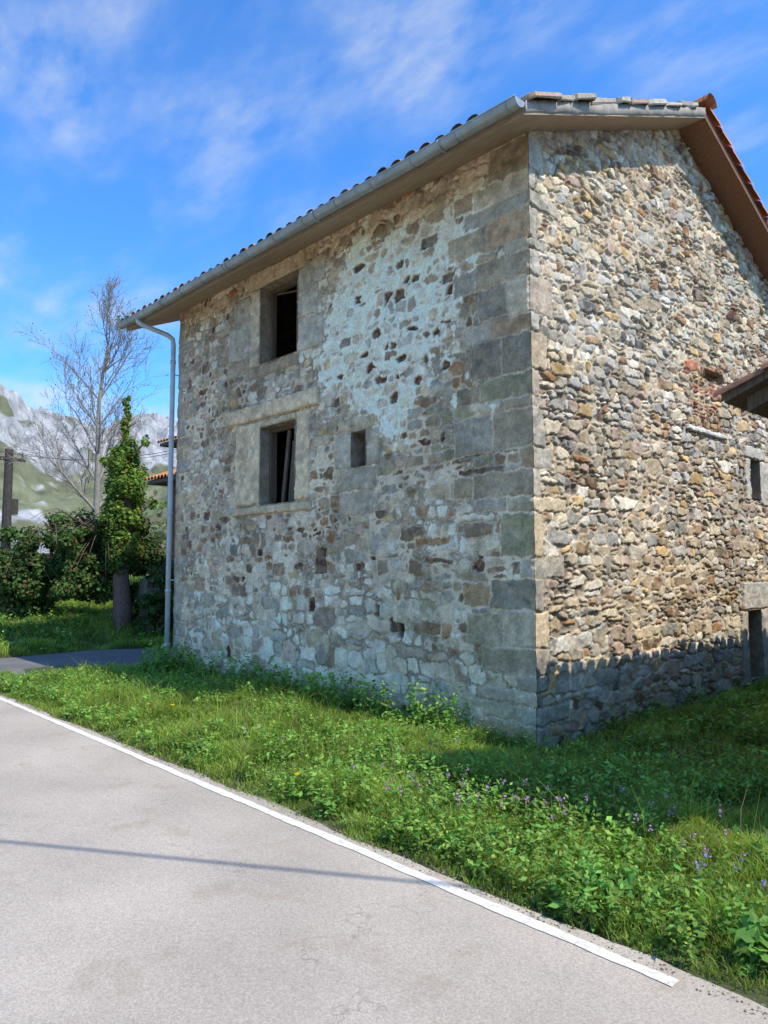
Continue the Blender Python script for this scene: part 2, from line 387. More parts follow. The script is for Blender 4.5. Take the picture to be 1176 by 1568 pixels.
M3=mort[None,None]*(.7+.55*nb[...,None])*(1-.5*deep[...,None])
Cs=sc[ID]*(.62+.76*mid[...,None])*(.78+.44*fine[...,None])
ls=sst(.55,.7,fbm(U*13+4,V*13,4,67))*.45
Cs=Cs*(1-ls[...,None]*.6)+np.array((.50,.41,.27))*ls[...,None]*.6
sm=.35*sst(.5,.66,fbm(U*8,V*8,4,171));Cs=Cs*(1-sm[...,None])+mort*1.1*sm[...,None]
COL=Cs*stone[...,None]+M3*(1-stone[...,None])
dj=np.exp(-((em-jw*.7)/.005)**2)*np.where(isr,.5,.4*sst(.4,.6,fbm(U*4,V*4,3,72)));COL=COL*(1-dj[...,None])
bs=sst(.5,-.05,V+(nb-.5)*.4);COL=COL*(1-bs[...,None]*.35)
COL=COL*1.08*(.84+.32*fbm(U*.8,V*1.4,3,173))[...,None]*np.array((1.05,1.0,.90))
cz=ci[:len(v)][:,None]
def tog(U,V,H):
    t=np.clip(1-U/.035,0,1);t=t*t*(3-2*t)
    Hh=H*(1-t)+cz*t
    return np.stack([Hh,U-t*cz,V],-1)
def rooflow(y):return np.where(y<3.35,6.1+.424*y,7.52-.424*(y-3.35))
opens_g=[(5.37,5.73,2.73,3.31),(5.09,5.57,.12,1.1),(3.92,4.5,4.29,4.40)]
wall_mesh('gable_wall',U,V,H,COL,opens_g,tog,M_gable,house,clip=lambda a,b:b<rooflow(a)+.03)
mb=MB()
def tunnel(fn,a,b,c,d,dep=.5,o=.004):
    pts=[(a,c),(b,c),(b,d),(a,d)];base=len(mb.V);K=6
    for j in range(K+1):
        t=o+(dep-o)*j/K
        for (x,z) in pts:mb.V.append(fn(x,z,t))
    for j in range(K):
        for i in range(4):
            p=base+j*4;mb.F.append((p+i,p+(i+1)%4,p+4+(i+1)%4,p+4+i))
for o in opens_f:tunnel(lambda x,z,t:(x,t-.03,z),*o,dep=.30 if o[0]<-3 else .5)
for o in opens_g:tunnel(lambda y,z,t:(-t+.03,y,z),*o,dep=.52 if o[2]!=4.29 else .25)
mb.make('window_reveals',M_reveal,house)
def leaf_wall(mb,axis,pos,a0,a1,z0,z1,ops):
    us=sorted(set([a0,a1]+[o[0] for o in ops]+[o[1] for o in ops]));vs=sorted(set([z0,z1]+[o[2] for o in ops]+[o[3] for o in ops]))
    for i in range(len(us)-1):
        for j in range(len(vs)-1):
            uc=(us[i]+us[i+1])/2;vc=(vs[j]+vs[j+1])/2
            if any(o[0]<uc<o[1] and o[2]<vc<o[3] for o in ops):continue
            q=[(us[i],vs[j]),(us[i+1],vs[j]),(us[i+1],vs[j+1]),(us[i],vs[j+1])]
            b=len(mb.V);mb.V+=[(x,pos,z) if axis=='y' else (pos,x,z) for x,z in q];mb.F.append((b,b+1,b+2,b+3))
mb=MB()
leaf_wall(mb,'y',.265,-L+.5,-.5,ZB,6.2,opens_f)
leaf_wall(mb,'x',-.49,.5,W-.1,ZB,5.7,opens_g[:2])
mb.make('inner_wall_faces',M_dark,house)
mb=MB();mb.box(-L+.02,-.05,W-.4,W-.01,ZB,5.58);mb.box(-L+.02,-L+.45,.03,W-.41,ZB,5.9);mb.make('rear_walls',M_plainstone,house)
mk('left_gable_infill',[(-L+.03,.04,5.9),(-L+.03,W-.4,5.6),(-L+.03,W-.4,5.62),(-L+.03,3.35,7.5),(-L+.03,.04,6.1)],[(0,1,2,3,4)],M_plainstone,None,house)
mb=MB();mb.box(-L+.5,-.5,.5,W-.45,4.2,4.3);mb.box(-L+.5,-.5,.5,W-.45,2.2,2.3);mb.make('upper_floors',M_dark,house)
mb=MB()
def plank(p0,p1,w,t):
    p0=Vector(p0);p1=Vector(p1);d=(p1-p0).normalized();s=Vector((1,0,0));s=(s-d*s.dot(d)).normalized();n=d.cross(s)
    b=len(mb.V)
    for p in(p0,p1):
        for a,c in((-1,-1),(1,-1),(1,1),(-1,1)):mb.V.append(tuple(p+s*a*w/2+n*c*t/2))
    mb.F+=[(b,b+1,b+2,b+3),(b+4,b+7,b+6,b+5)]+[(b+i,b+4+i,b+4+(i+1)%4,b+(i+1)%4) for i in range(4)]
def frame(x0,x1,z0,z1,y,w=.06):
    plank((x0+w/2,y,z0+.002),(x0+w/2,y,z1-.002),w,.07);plank((x1-w/2,y,z0+.002),(x1-w/2,y,z1-.002),w,.07)
    mb.box(x0+w+.001,x1-w-.001,y-.034,y+.034,z1-w,z1-.004)
frame(-4.735,-3.905,2.61,3.725,.17,.05);frame(-4.775,-3.875,4.68,5.825,.19,.05)
plank((-4.32,.24,2.63),(-4.18,.21,3.5),.13,.025);plank((-4.5,.22,2.63),(-4.28,.17,3.66),.06,.03);plank((-3.98,.22,2.63),(-4.1,.20,3.66),.10,.03)
plank((-4.10,.14,2.63),(-4.02,.14,3.2),.05,.03)
plank((-4.33,.40,5.72),(-3.9,.40,5.72),.04,.12);plank((-4.2,.5,4.69),(-4.45,.5,5.8),.08,.05)
mb.make('window_timbers',M_wood,house)
# ---------------- ROOF
X0,X1=-8.15,.38;YF,YR,YB=-.58,3.35,8.4
def zu(y):return 6.1+.424*y if y<YR else 7.522-.424*(y-YR)
def deck(nm,ys,mat,t=.11):
    V_=[];F_=[];n=len(ys)
    for x in(X0,X1):
        for y in ys:V_.append((x,y,zu(y)))
        for y in ys[::-1]:V_.append((x,y,zu(y)+t))
    m=2*n
    F_.append(tuple(range(m))[::-1]);F_.append(tuple(range(m,2*m)))
    for i in range(m):F_.append((i,(i+1)%m,m+(i+1)%m,m+i))
    mk(nm,V_,F_,mat,None,house)
deck('roof_deck_front',[YF,YR],M_soffit);deck('roof_deck_rear',[YR+.003,YB],M_woodred)
EV=[];EF=[];ys=np.arange(YF,YR,.04)
for i,y in enumerate(ys):
    o=.006+.02*fbm(np.array([y*5]),np.array([1.]),4,9)[0]
    zb=zu(y)+.005+.03*fbm(np.array([y*7]),np.array([4.]),3,19)[0];zt=zu(y)+.13+.03*fbm(np.array([y*8]),np.array([9.]),3,29)[0]
    EV+=[(X1+.001,y,zb),(X1+o,y,zb+.01),(X1+o*1.1,y,zt-.01),(X1-.25,y,zt)]
for i in range(len(ys)-1):
    for k in range(3):EF.append((i*4+k,i*4+4+k,i*4+5+k,i*4+1+k))
mk('verge_mortar',EV,EF,M_edge,None,house,True)
def tiles(x0,x1,ya,yb,zfn,name,parent,pitch=.215,step=.36,dirty=1.0,rot=None):
    TV=[];TF=[];TC=[]
    sgn=1 if yb>ya else -1
    Ls=abs(yb-ya)*math.hypot(1,.424);nr=int(Ls/step)+1
    dy=sgn/math.hypot(1,.424)
    nx=int((x1-x0)/pitch)
    for i in range(nx+1):
        cx=x0+pitch*(i+.0)
        for kind in(0,1):
            for r_ in range(nr):
                s0=r_*step-.05*(kind==0);s1=s0+step*1.12
                if s0<0 and kind:s0=-.04
                w0=.088;w1=.07
                if kind:cxx=cx+pitch/2
                else:cxx=cx
                if cxx>x1:continue
                base=np.array(random.choice([(.42,.17,.085),(.36,.15,.08),(.30,.14,.085),(.46,.22,.12),(.28,.2,.14)]))*random.uniform(.7,1.1)
                if random.random()<.35*dirty:base=np.array((.16,.14,.11))*random.uniform(.7,1.3)
                jx=random.uniform(-.008,.008);jl=random.uniform(-.010,.014)
                b=len(TV)
                for (s,w,lift) in((s0,w0,.03),(s1,w1,.004)):
                    y=ya+dy*s
                    if (y-yb)*sgn>0:y=yb
                    z=zfn(y)+jl
                    for k in range(7):
                        t=math.pi*k/6
                        if kind==0:TV.append((cxx+jx+w*math.cos(t),y,z+lift+.035+w*.8*math.sin(t)))
                        else:TV.append((cxx+jx+w*math.cos(t),y,z+lift+.07-w*.75*math.sin(t)))
                        TC.append(base)
                for k in range(6):TF.append((b+k,b+k+1,b+8+k,b+7+k))
    return mk(name,np.array(TV),np.array(TF),M_tile,np.array(TC),parent,True)
tiles(X0+.05,X1-.32,YF-.06,YR,lambda y:zu(y)+.10,'front_roof_tiles',house)
tiles(X0+.05,X1-.02,YB+.03,YR,lambda y:zu(y)+.10,'rear_roof_tiles',house,dirty=.3)
TV=[];TF=[];TC=[]
x=X0
while x<X1+.02:
    b=len(TV);c=np.array((.50,.21,.1))*random.uniform(.8,1.15)
    for xx,w in((x,.11),(min(x+.42,X1+.1),.125)):
        for k in range(9):
            t=math.pi*k/8;TV.append((xx,YR+w*math.cos(t)*1.15,zu(YR)+.15+w*math.sin(t)));TC.append(c)
    for k in range(8):TF.append((b+k,b+k+1,b+10+k,b+9+k))
    x+=.37
mk('ridge_tiles',np.array(TV),np.array(TF),M_tile,np.array(TC),house,True)
SV=[];SF=[];SC=[]
def rock(cx,cy,cz,lx,ly,lz,slope,col,seed,box=.22,jit=.12):
    rr=random.Random(seed);N=12;b=len(SV)
    jr=[1+rr.uniform(-jit,jit) for _ in range(N)]
    tl=rr.uniform(-.05,.05)
    for lev,(zz,sc_) in enumerate(((-1,.95),(-.5,1.02),(.75,1.0),(1,.95))):
        for k in range(N):
            t=2*math.pi*(k+.5)/N
            x=math.copysign(abs(math.cos(t))**box,math.cos(t));y=math.copysign(abs(math.sin(t))**box,math.sin(t))
            px=cx+x*lx*sc_*jr[k];py=cy+y*ly*sc_*jr[(k+5)%N]
            SV.append((px,py,cz+(py-cy)*(slope+tl)+zz*lz*(1+rr.uniform(-.2,.2))));SC.append(np.array(col)*rr.uniform(.8,1.15))
    for l in range(3):
        for k in range(N):
            SF.append((b+l*N+k,b+l*N+(k+1)%N,b+(l+1)*N+(k+1)%N,b+(l+1)*N+k))
    SF.append(tuple(b+3*N+k for k in range(N)))
y=YF+.02;k=0
while y<YR-.35:
    l=random.uniform(.22,.62)
    if y+l>YR-.3:l=YR-.3-y
    th=random.uniform(.02,.042)
    rock(X1-.15+random.uniform(-.02,.04),y+l/2,zu(y+l/2)+.12+th+random.uniform(0,.012),.2,l/2*1.0,th,.424,random.choice([(.46,.41,.32),(.40,.34,.25),(.52,.44,.32),(.44,.30,.20)]),k)
    if random.random()<.5:
        l2=l*random.uniform(.3,.6);rock(X1-.16,y+l*.5,zu(y+l/2)+.12+2*th+.02,.14,l2/2,.02,.424,random.choice([(.36,.33,.27),(.42,.26,.16),(.48,.43,.34)]),k+50)
    y+=l;k+=1
mk('verge_stones',SV,SF,M_stoneattr,SC,house,False)
TV=[];TF=[];TC=[]
for r_ in range(16):
    s0=YR+.05+r_*.33;c=np.array((.60,.23,.09))*random.uniform(.85,1.1);b=len(TV)
    for yy,w in((s0,.085),(s0+.37,.1)):
        for k in range(9):
            t=math.pi*k/8;TV.append((X1-.03+w*math.cos(t),yy,zu(yy)+.13+w*math.sin(t)+(.02 if w>.09 else 0)));TC.append(c)
    for k in range(8):TF.append((b+k,b+k+1,b+10+k,b+9+k))
mk('verge_tiles',np.array(TV),np.array(TF),M_tile,np.array(TC),house,True)
# gutter
mb=MB();gy,gz,gr=YF-.09,zu(YF)+.10,.075
xs=np.linspace(X0-.02,X1+.02,30);K=8
sag=lambda x:-.012*math.sin((x+8.2)*1.1)**2
b=len(mb.V)
for rr in(gr,gr-.006):
    for xx in xs:
        for k in range(K+1):
            t=math.pi+math.pi*k/K
            mb.V.append((xx,gy+rr*math.cos(t),gz+sag(xx)+rr*math.sin(t)))
n=len(xs)
for q in(0,1):
    o=b+q*n*(K+1)
    for i in range(n-1):
        for k in range(K):
            mb.F.append((o+i*(K+1)+k,o+i*(K+1)+k+1,o+(i+1)*(K+1)+k+1,o+(i+1)*(K+1)+k))
for xx in(xs[0],xs[-1]):
    b=len(mb.V)
    for k in range(K+1):
        t=math.pi+math.pi*k/K;mb.V.append((xx,gy+gr*math.cos(t),gz+sag(xx)+gr*math.sin(t)))
    mb.F.append(tuple(b+k for k in range(K+1)))
mb.tube([(x,gy-gr,gz+sag(x)) for x in xs],.009,6)
def strap(xx,r_,e):
    pts=[(xx,gy+(gr+e)*math.cos(math.pi+math.pi*k/8),gz+sag(xx)+(gr+e)*math.sin(math.pi+math.pi*k/8)) for k in range(9)]
    mb.tube(pts,r_,5)
xx=X1-.1
while xx>X0:strap(xx,.008,.004);xx-=.62
for xx in(-.55,-2.6,-4.6,-6.6):strap(xx,.016,.006)
mb.make('gutter',M_gutter,house,True)
mb=MB()
mb.tube([(-7.50,gy,gz-gr+.02),(-7.50,gy,gz-.10),(-7.47,gy+.05,gz-.15),(-7.36,-.2,gz-.27),(-7.33,-.12,gz-.33),(-7.33,-.10,gz-.42),(-7.33,-.10,3),(-7.33,-.10,-.05)],.042,12)
for z in(5.2,3.9,2.6,1.3,.4):mb.tube([(-7.33,-.10,z),(-7.33,-.10,z+.05)],.051,12)
for z in(5.0,3.3,1.5):mb.tube([(-7.33,-.10,z),(-7.26,.02,z)],.012,6)
mb.make('downpipe',M_pipe,house,True)
# ------------------------------------------------------------ neighbouring house on the right
nh=empty('neighbouring_stone_house')
mb=MB();mb.box(3.1,8.5,-.7,9,-.3,4.0);mb.make('walls',M_plainstone,nh)
TX=1.84;TY=.02
def zn(x):return 3.02+(x-TX)*.42
def slab(xa,xb,ya,yb,t=.09,dz=0):
    b=len(mb.V)
    for x in(xa,xb):
        for y in(ya,yb):
            for d in(0,t):mb.V.append((x,y,zn(x)+d+dz))
    mb.F+=[tuple(b+i for i in f) for f in[(0,1,3,2),(4,6,7,5),(0,4,5,1),(2,3,7,6),(0,2,6,4),(1,5,7,3)]]
mb=MB();slab(TX,5.7,TY,9.3);slab(2.75,5.7,-1.2,TY-.003,dz=.35);mb.make('roof_deck',M_wood,nh)  # second slab is out of view, added to cast the shadow on the verge grass
mb=MB()
for y in np.arange(TY+.15,9,.6):
    b=len(mb.V)
    for x in(TX+.12,3.09):
        for yy in(y,y+.09):
            for d in(-.12,-.002):mb.V.append((x,yy,zn(x)+d))
    mb.F+=[tuple(b+i for i in f) for f in[(0,1,3,2),(4,6,7,5),(0,4,5,1),(2,3,7,6),(0,2,6,4),(1,5,7,3)]]
mb.make('rafters',M_wood,nh)
TV=[];TF=[];TC=[]
def ntile(y,x_,n_,dz):
    jo=random.uniform(-.05,.03);jz=random.uniform(-.015,.015)
    for r_ in range(n_):
        s0=x_+r_*.35+(jo if r_==0 else 0);c=np.array(random.choice([(.40,.18,.1),(.3,.15,.09),(.2,.15,.11)]))*random.uniform(.7,1.1);b=len(TV)
        for xx,w in((s0,.092),(s0+.39,.076)):
            for k in range(7):
                t=math.pi*k/6;TV.append((xx,y+w*math.cos(t),zn(xx)+dz+jz+w*.85*math.sin(t)+(.02 if w>.08 else 0)));TC.append(c)
        for k in range(6):TF.append((b+k,b+k+1,b+8+k,b+7+k))
for y in np.arange(TY+.03,9.3,.235):ntile(y+random.uniform(-.025,.025),TX-.05,9,.05)
for y in np.arange(-1.2,TY,.22):ntile(y,2.7,6,.40)  # tiles of the added out-of-view front slab, part of its shadow outline
mk('roof_tiles',np.array(TV),np.array(TF),M_tile,np.array(TC),nh,True)
# ------------------------------------------------------------ terrain
def gz_(x,y):
    x=np.asarray(x,float);y=np.asarray(y,float)
    b=.5*sst(-10.9,-12.9,x+(y-1)*.12)+.9*sst(-13,-24,x)
    b=b*sst(-3.6,-1.6,y+.12*(x+11))
    ver=.05*np.exp(-((y+1.5)/.9)**2)*(x>-9)-.06*np.exp(-((x)/.9)**2-((y)/.8)**2)
    return b+ver+(fbm(x*.8+30,y*.8,3,90)-.5)*.05*sst(-2.9,-2.2,y)
gx=np.concatenate([[-3000,-1500,-800,-400,-200,-100,-60,-45],np.arange(-35,12,.22),[15,25,50,100,300,900,3000]])
gy_=np.concatenate([[-3000,-900,-300,-100,-40,-20,-12,-8,-5],np.arange(-4,12,.22),[15,20,30,50,90,180,400,900,3000]])
GX,GY=np.meshgrid(gx,gy_);GZ=gz_(GX,GY)-.0
GZ=np.where(GY<-2.75,np.minimum(GZ,-.0),GZ)
idx=np.arange(GX.size).reshape(GX.shape)
F=np.stack([idx[:-1,:-1],idx[:-1,1:],idx[1:,1:],idx[1:,:-1]],-1).reshape(-1,4)
M_ground=mat_plain('soil_and_turf',(.05,.05,.022),(.10,.12,.04),3,bump=.6,dist=.03)
mk('ground',np.stack([GX,GY,GZ],-1).reshape(-1,3),F,M_ground,None,None,True)
def asphalt(name,a,b_):
    m,nt,b=nodes(name);N=nt.nodes.new;Lk=nt.links.new
    tc=N('ShaderNodeTexCoord')
    n1=N('ShaderNodeTexNoise');n1.inputs['Scale'].default_value=130;n1.inputs['Detail'].default_value=5;n1.inputs['Roughness'].default_value=.75
    n2=N('ShaderNodeTexNoise');n2.inputs['Scale'].default_value=.9;n2.inputs['Detail'].default_value=6
    vo=N('ShaderNodeTexVoronoi');vo.inputs['Scale'].default_value=140
    for q in(n1,n2,vo):Lk(tc.outputs['Object'],q.inputs['Vector'])
    r=N('ShaderNodeValToRGB');r.color_ramp.elements[0].position=.3;r.color_ramp.elements[1].position=.72
    r.color_ramp.elements[0].color=(*a,1);r.color_ramp.elements[1].color=(*b_,1);Lk(n1.outputs['Fac'],r.inputs[0])
    mr=N('ShaderNodeMapRange');mr.inputs['From Min'].default_value=.3;mr.inputs['From Max'].default_value=.7;mr.inputs['To Min'].default_value=.84;mr.inputs['To Max'].default_value=1.12
    Lk(n2.outputs['Fac'],mr.inputs[0])
    mr3=N('ShaderNodeMapRange');mr3.inputs['From Min'].default_value=0;mr3.inputs['From Max'].default_value=1;mr3.inputs['To Min'].default_value=.84;mr3.inputs['To Max'].default_value=1.16
    sp_=N('ShaderNodeSeparateColor');Lk(vo.outputs['Color'],sp_.inputs[0]);Lk(sp_.outputs[0],mr3.inputs[0])
    mu=N('ShaderNodeMath');mu.operation='MULTIPLY';Lk(mr.outputs[0],mu.inputs[0]);Lk(mr3.outputs[0],mu.inputs[1])
    vm=N('ShaderNodeVectorMath');vm.operation='SCALE';Lk(r.outputs[0],vm.inputs[0]);Lk(mu.outputs[0],vm.inputs['Scale'])
    v2=N('ShaderNodeTexVoronoi');v2.feature='DISTANCE_TO_EDGE';v2.inputs['Scale'].default_value=.4
    mp=N('ShaderNodeVectorMath');mp.operation='ADD';n3=N('ShaderNodeTexNoise');n3.inputs['Scale'].default_value=3;n3.inputs['Detail'].default_value=5
    Lk(tc.outputs['Object'],n3.inputs['Vector']);Lk(tc.outputs['Object'],mp.inputs[0]);Lk(n3.outputs['Color'],mp.inputs[1]);Lk(mp.outputs[0],v2.inputs['Vector'])
    cr=N('ShaderNodeMapRange');cr.inputs['From Min'].default_value=0;cr.inputs['From Max'].default_value=.004;cr.inputs['To Min'].default_value=.75;cr.inputs['To Max'].default_value=1
    Lk(v2.outputs['Distance'],cr.inputs[0])
    vm2=N('ShaderNodeVectorMath');vm2.operation='SCALE';Lk(vm.outputs[0],vm2.inputs[0]);Lk(cr.outputs[0],vm2.inputs['Scale'])
    n4=N('ShaderNodeTexNoise');n4.inputs['Scale'].default_value=2.3;n4.inputs['Detail'].default_value=7;n4.inputs['Roughness'].default_value=.6;Lk(tc.outputs['Object'],n4.inputs['Vector'])
    st_=N('ShaderNodeMapRange');st_.inputs['From Min'].default_value=.56;st_.inputs['From Max'].default_value=.72;st_.inputs['To Max'].default_value=.55;Lk(n4.outputs['Fac'],st_.inputs[0])
    mxs=N('ShaderNodeMixRGB');Lk(st_.outputs[0],mxs.inputs[0]);Lk(vm2.outputs[0],mxs.inputs[1]);mxs.inputs[2].default_value=(.30,.225,.15,1)
    Lk(mxs.outputs[0],b.inputs['Base Color']);b.inputs['Roughness'].default_value=.85;b.inputs['Specular IOR Level'].default_value=.3
    bp=N('ShaderNodeBump');bp.inputs['Strength'].default_value=.5;bp.inputs['Distance'].default_value=.004;Lk(n1.outputs['Fac'],bp.inputs['Height']);Lk(bp.outputs[0],b.inputs['Normal'])
    return m
M_road=asphalt('worn_asphalt',(.36,.30,.235),(.53,.455,.365))
M_yard=asphalt('yard_asphalt',(.10,.10,.09),(.20,.19,.17))
xs=np.arange(-60,30,.1)
def edge(xs,y0,amp,s):return y0+(fbm(xs*2.2,xs*0+s,4,s)-.5)*amp
ye=edge(xs,-2.82,.12,5)
V_=np.concatenate([np.stack([xs,ye,0*xs+.012],-1),np.stack([xs,0*xs-14,0*xs+.012],-1)]);n=len(xs)
F=np.array([(i+n,i+n+1,i+1,i) for i in range(n-1)])
mk('road',V_,F,M_road)
yx=[(-7.5,-2.80),(-7.5,.4),(-8.4,1.2),(-10.2,1.3),(-10.9,.2),(-10.7,-1.2),(-10.4,-2.80)]
mk('yard',[(x,y,.045) for x,y in yx],[tuple(range(len(yx)))],M_yard)
m,nt,b=nodes('worn_white_paint');N=nt.nodes.new
tc=N('ShaderNodeTexCoord');n1=N('ShaderNodeTexNoise');n1.inputs['Scale'].default_value=26;n1.inputs['Detail'].default_value=9;n1.inputs['Roughness'].default_value=.8
nt.links.new(tc.outputs['Object'],n1.inputs['Vector']);r=N('ShaderNodeValToRGB');r.color_ramp.elements[0].position=.36;r.color_ramp.elements[1].position=.52
r.color_ramp.elements[0].color=(.50,.44,.36,1);r.color_ramp.elements[1].color=(.78,.72,.62,1)
nt.links.new(n1.outputs['Fac'],r.inputs[0]);nt.links.new(r.outputs[0],b.inputs['Base Color']);b.inputs['Roughness'].default_value=.8
xs=np.arange(-40,2.78,.02);n=len(xs)
a=-2.900+(fbm(xs*7,xs*0,5,7)-.5)*.022;c=-2.972+(fbm(xs*7,xs*0+4,5,8)-.5)*.022
mk('road_edge_line',np.concatenate([np.stack([xs,a,0*xs+.016],-1),np.stack([xs,c,0*xs+.016],-1)]),np.array([(i+n,i+n+1,i+1,i) for i in range(n-1)]),m)
GV=[];GF=[];GC=[]
for i in range(3200):
    x=random.uniform(-9,5.5);y=-2.85+random.gauss(0,.03)+(-.02 if x>1.5 else .03)
    if random.random()<.12:y=random.uniform(-6.5,-2.9);s=random.uniform(.002,.004)
    else:s=random.uniform(.002,.009)
    b_=len(GV);c=np.array(random.choice([(.2,.17,.13),(.35,.30,.24),(.12,.09,.05)]))
    for d in((1,0,0),(0,1,0),(-1,0,0),(0,-1,0),(0,0,.8)):
        GV.append((x+d[0]*s*random.uniform(.6,1.3),y+d[1]*s*random.uniform(.6,1.3),.012+d[2]*s));GC.append(c)
    GF+=[(b_,b_+1,b_+4),(b_+1,b_+2,b_+4),(b_+2,b_+3,b_+4),(b_+3,b_,b_+4)]
mk('road_edge_grit',np.array(GV),np.array(GF),M_stoneattr,np.array(GC))
# ------------------------------------------------------------ grass
def blades(pts,hh,ww,cb,ct,bend=.5):
    n=len(pts);az=rng.uniform(0,2*np.pi,n);fa=rng.uniform(0,2*np.pi,n)
    h=hh;w=ww
    side=np.stack([np.cos(fa),np.sin(fa),0*fa],-1)*w[:,None]
    ln=np.stack([np.cos(az),np.sin(az),0*az],-1)*(h*rng.uniform(.1,bend*1.6,n))[:,None]
    up=np.array([0,0,1.])[None]*h[:,None]
    p0=pts;p1=pts+up*.55+ln*.28;p2=pts+up*rng.uniform(.7,1.0,n)[:,None]+ln
    V=np.stack([p0-side,p0+side,p1+side*.8,p1-side*.8,p2+side*.12,p2-side*.12],1)
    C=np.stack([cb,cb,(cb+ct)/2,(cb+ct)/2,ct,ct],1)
    b=(np.arange(n)*6)[:,None]
    F=np.concatenate([b+np.array([[0,1,2,3]]),b+np.array([[3,2,4,5]])],0)
    return V.reshape(-1,3),F,C.reshape(-1,3)
AV=[];AF=[];AC=[];off=0
def add(t):
    global off
    AV.append(t[0]);AF.append(t[1]+off);AC.append(t[2]);off+=len(t[0])
def gcol(x,y,n):
    g=fbm(x*1.3,y*1.3,3,33);g2=sst(.35,.65,fbm(x*2.7+5,y*2.7,3,34))
    ct=np.stack([.24+.20*g,.38+.17*g,.06+.02*g],-1)*(rng.uniform(.7,1.25,n)*(.75+.5*g2))[:,None]
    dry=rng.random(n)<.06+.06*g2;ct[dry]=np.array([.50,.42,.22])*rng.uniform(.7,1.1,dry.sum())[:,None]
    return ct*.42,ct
def region(n,x0,x1,y0,y1,hmin,hmax,w,hfun=None,keep=None,bend=.6):
    x=rng.uniform(x0,x1,n);y=rng.uniform(y0,y1,n)
    cl=fbm(x*3,y*3,3,50)
    k=np.ones(n,bool)
    if keep is not None:k=keep(x,y)
    x,y,cl=x[k],y[k],cl[k];n=len(x)
    h=(hmin+(hmax-hmin)*np.clip((cl-.25)*2,0,1)*rng.uniform(.5,1.1,n))
    if hfun is not None:h=h*hfun(x,y)
    cb,ct=gcol(x,y,n)
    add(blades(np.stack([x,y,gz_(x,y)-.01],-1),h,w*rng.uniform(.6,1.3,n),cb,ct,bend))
ek=lambda x,y:(y>-2.90+.12*(fbm(x*4,x*0,3,12)-.2)+.06*rng.random(len(x))+.07*sst(1.5,3,x))
hf=lambda x,y:.45+.55*sst(-2.85,-2.4,y)
region(95000,-.5,4.6,-2.92,.0,.05,.20,.0032,hf,ek)
region(72000,-7.6,-.5,-2.92,-.04,.05,.20,.0045,hf,ek)
region(9000,-9.6,-7.3,-2.9,-2.2,.03,.1,.005,hf,lambda x,y:ek(x,y)&(rng.random(len(x))<(x+9.8)/2))
region(32000,.05,3.1,.0,7.5,.06,.22,.0045)
region(36000,-17,-10.6,-3.2,3.2,.05,.26,.009,None,lambda x,y:(x<-10.85))
region(16000,-32,-17,-4,6,.1,.4,.02)
region(5000,-9,-7.4,-.2,1.5,.05,.14,.006,None,lambda x,y:rng.random(len(x))<.25)
region(260,-.5,4.2,-2.3,-.1,.35,.6,.0022)
region(3000,-7.2,-.3,-2.2,-.1,.2,.42,.004,None,lambda x,y:fbm(x*1.5,y*1.5,3,94)>.52)
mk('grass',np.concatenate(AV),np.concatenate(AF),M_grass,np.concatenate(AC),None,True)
def leaves(P,Nrm,size,col,jit=.5,asp=.6):
    n=len(P)
    Nn=Nrm+rng.normal(0,jit,(n,3));Nn/=np.linalg.norm(Nn,axis=1)[:,None]+1e-9
    R=rng.normal(0,1,(n,3));T=np.cross(Nn,R);T/=np.linalg.norm(T,axis=1)[:,None]+1e-9
    B=np.cross(Nn,T);s=size[:,None]
    V=np.stack([P-T*s,P+B*s*asp-Nn*s*.1,P+T*s-Nn*s*.25,P-B*s*asp-Nn*s*.1],1)
    C=np.repeat(col[:,None,:],4,1)
    F=(np.arange(n)*4)[:,None]+np.array([[0,1,2,3]])
    return V.reshape(-1,3),F,C.reshape(-1,3)
def weeds(n,x0,x1,y0,y1,hs,ls,seed,keep=None,col=(.17,.34,.06)):
    x=rng.uniform(x0,x1,n);y=rng.uniform(y0,y1,n);k=fbm(x*1.6,y*1.6,3,seed)>.46
    k&=y>-2.78
    if keep is not None:k&=keep(x,y)
    x,y=x[k],y[k];n=len(x)
    m=12
    tone=np.repeat(rng.uniform(.55,1.35,n),m);sz=np.repeat(rng.uniform(.6,1.5,n),m)
    X=np.repeat(x,m);Y=np.repeat(y,m);h=np.repeat(rng.uniform(.3,1.1,n)*hs,m)*np.tile(np.linspace(.15,1,m),n)
    a=rng.uniform(0,2*np.pi,n*m);r=rng.uniform(.3,1,n*m)*ls*1.6*sz
    P=np.stack([X+np.cos(a)*r,Y+np.sin(a)*r,gz_(X,Y)+h],-1)
    Nn=np.stack([np.cos(a)*.4,np.sin(a)*.4,np.ones(n*m)],-1)
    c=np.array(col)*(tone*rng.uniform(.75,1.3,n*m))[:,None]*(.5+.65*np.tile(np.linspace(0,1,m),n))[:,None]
    c[:,0]*=rng.uniform(.8,1.5,n*m)
    return leaves(P,Nn,ls*sz*rng.uniform(.5,1.1,n*m),c,.35,.5)
WV=[weeds(5200,-.6,4.4,-2.78,.0,.22,.022,55),weeds(4200,-7.4,-.6,-2.78,-.05,.2,.024,56),weeds(2200,.05,3,0,6,.25,.03,57),weeds(600,-7.6,-.8,-.4,-.03,.45,.035,58),
    weeds(900,2,4.4,-2.78,-1.9,.18,.035,59,None,(.13,.30,.055)),weeds(900,-16,-11,-2.5,3,.3,.04,60),weeds(60,-7.7,-6.4,-.7,-.2,.5,.05,61)]
V_=[];F_=[];C_=[];o_=0
for t in WV:
    V_.append(t[0]);F_.append(t[1]+o_);C_.append(t[2]);o_+=len(t[0])
mk('weeds',np.concatenate(V_),np.concatenate(F_),M_leaf,np.concatenate(C_))
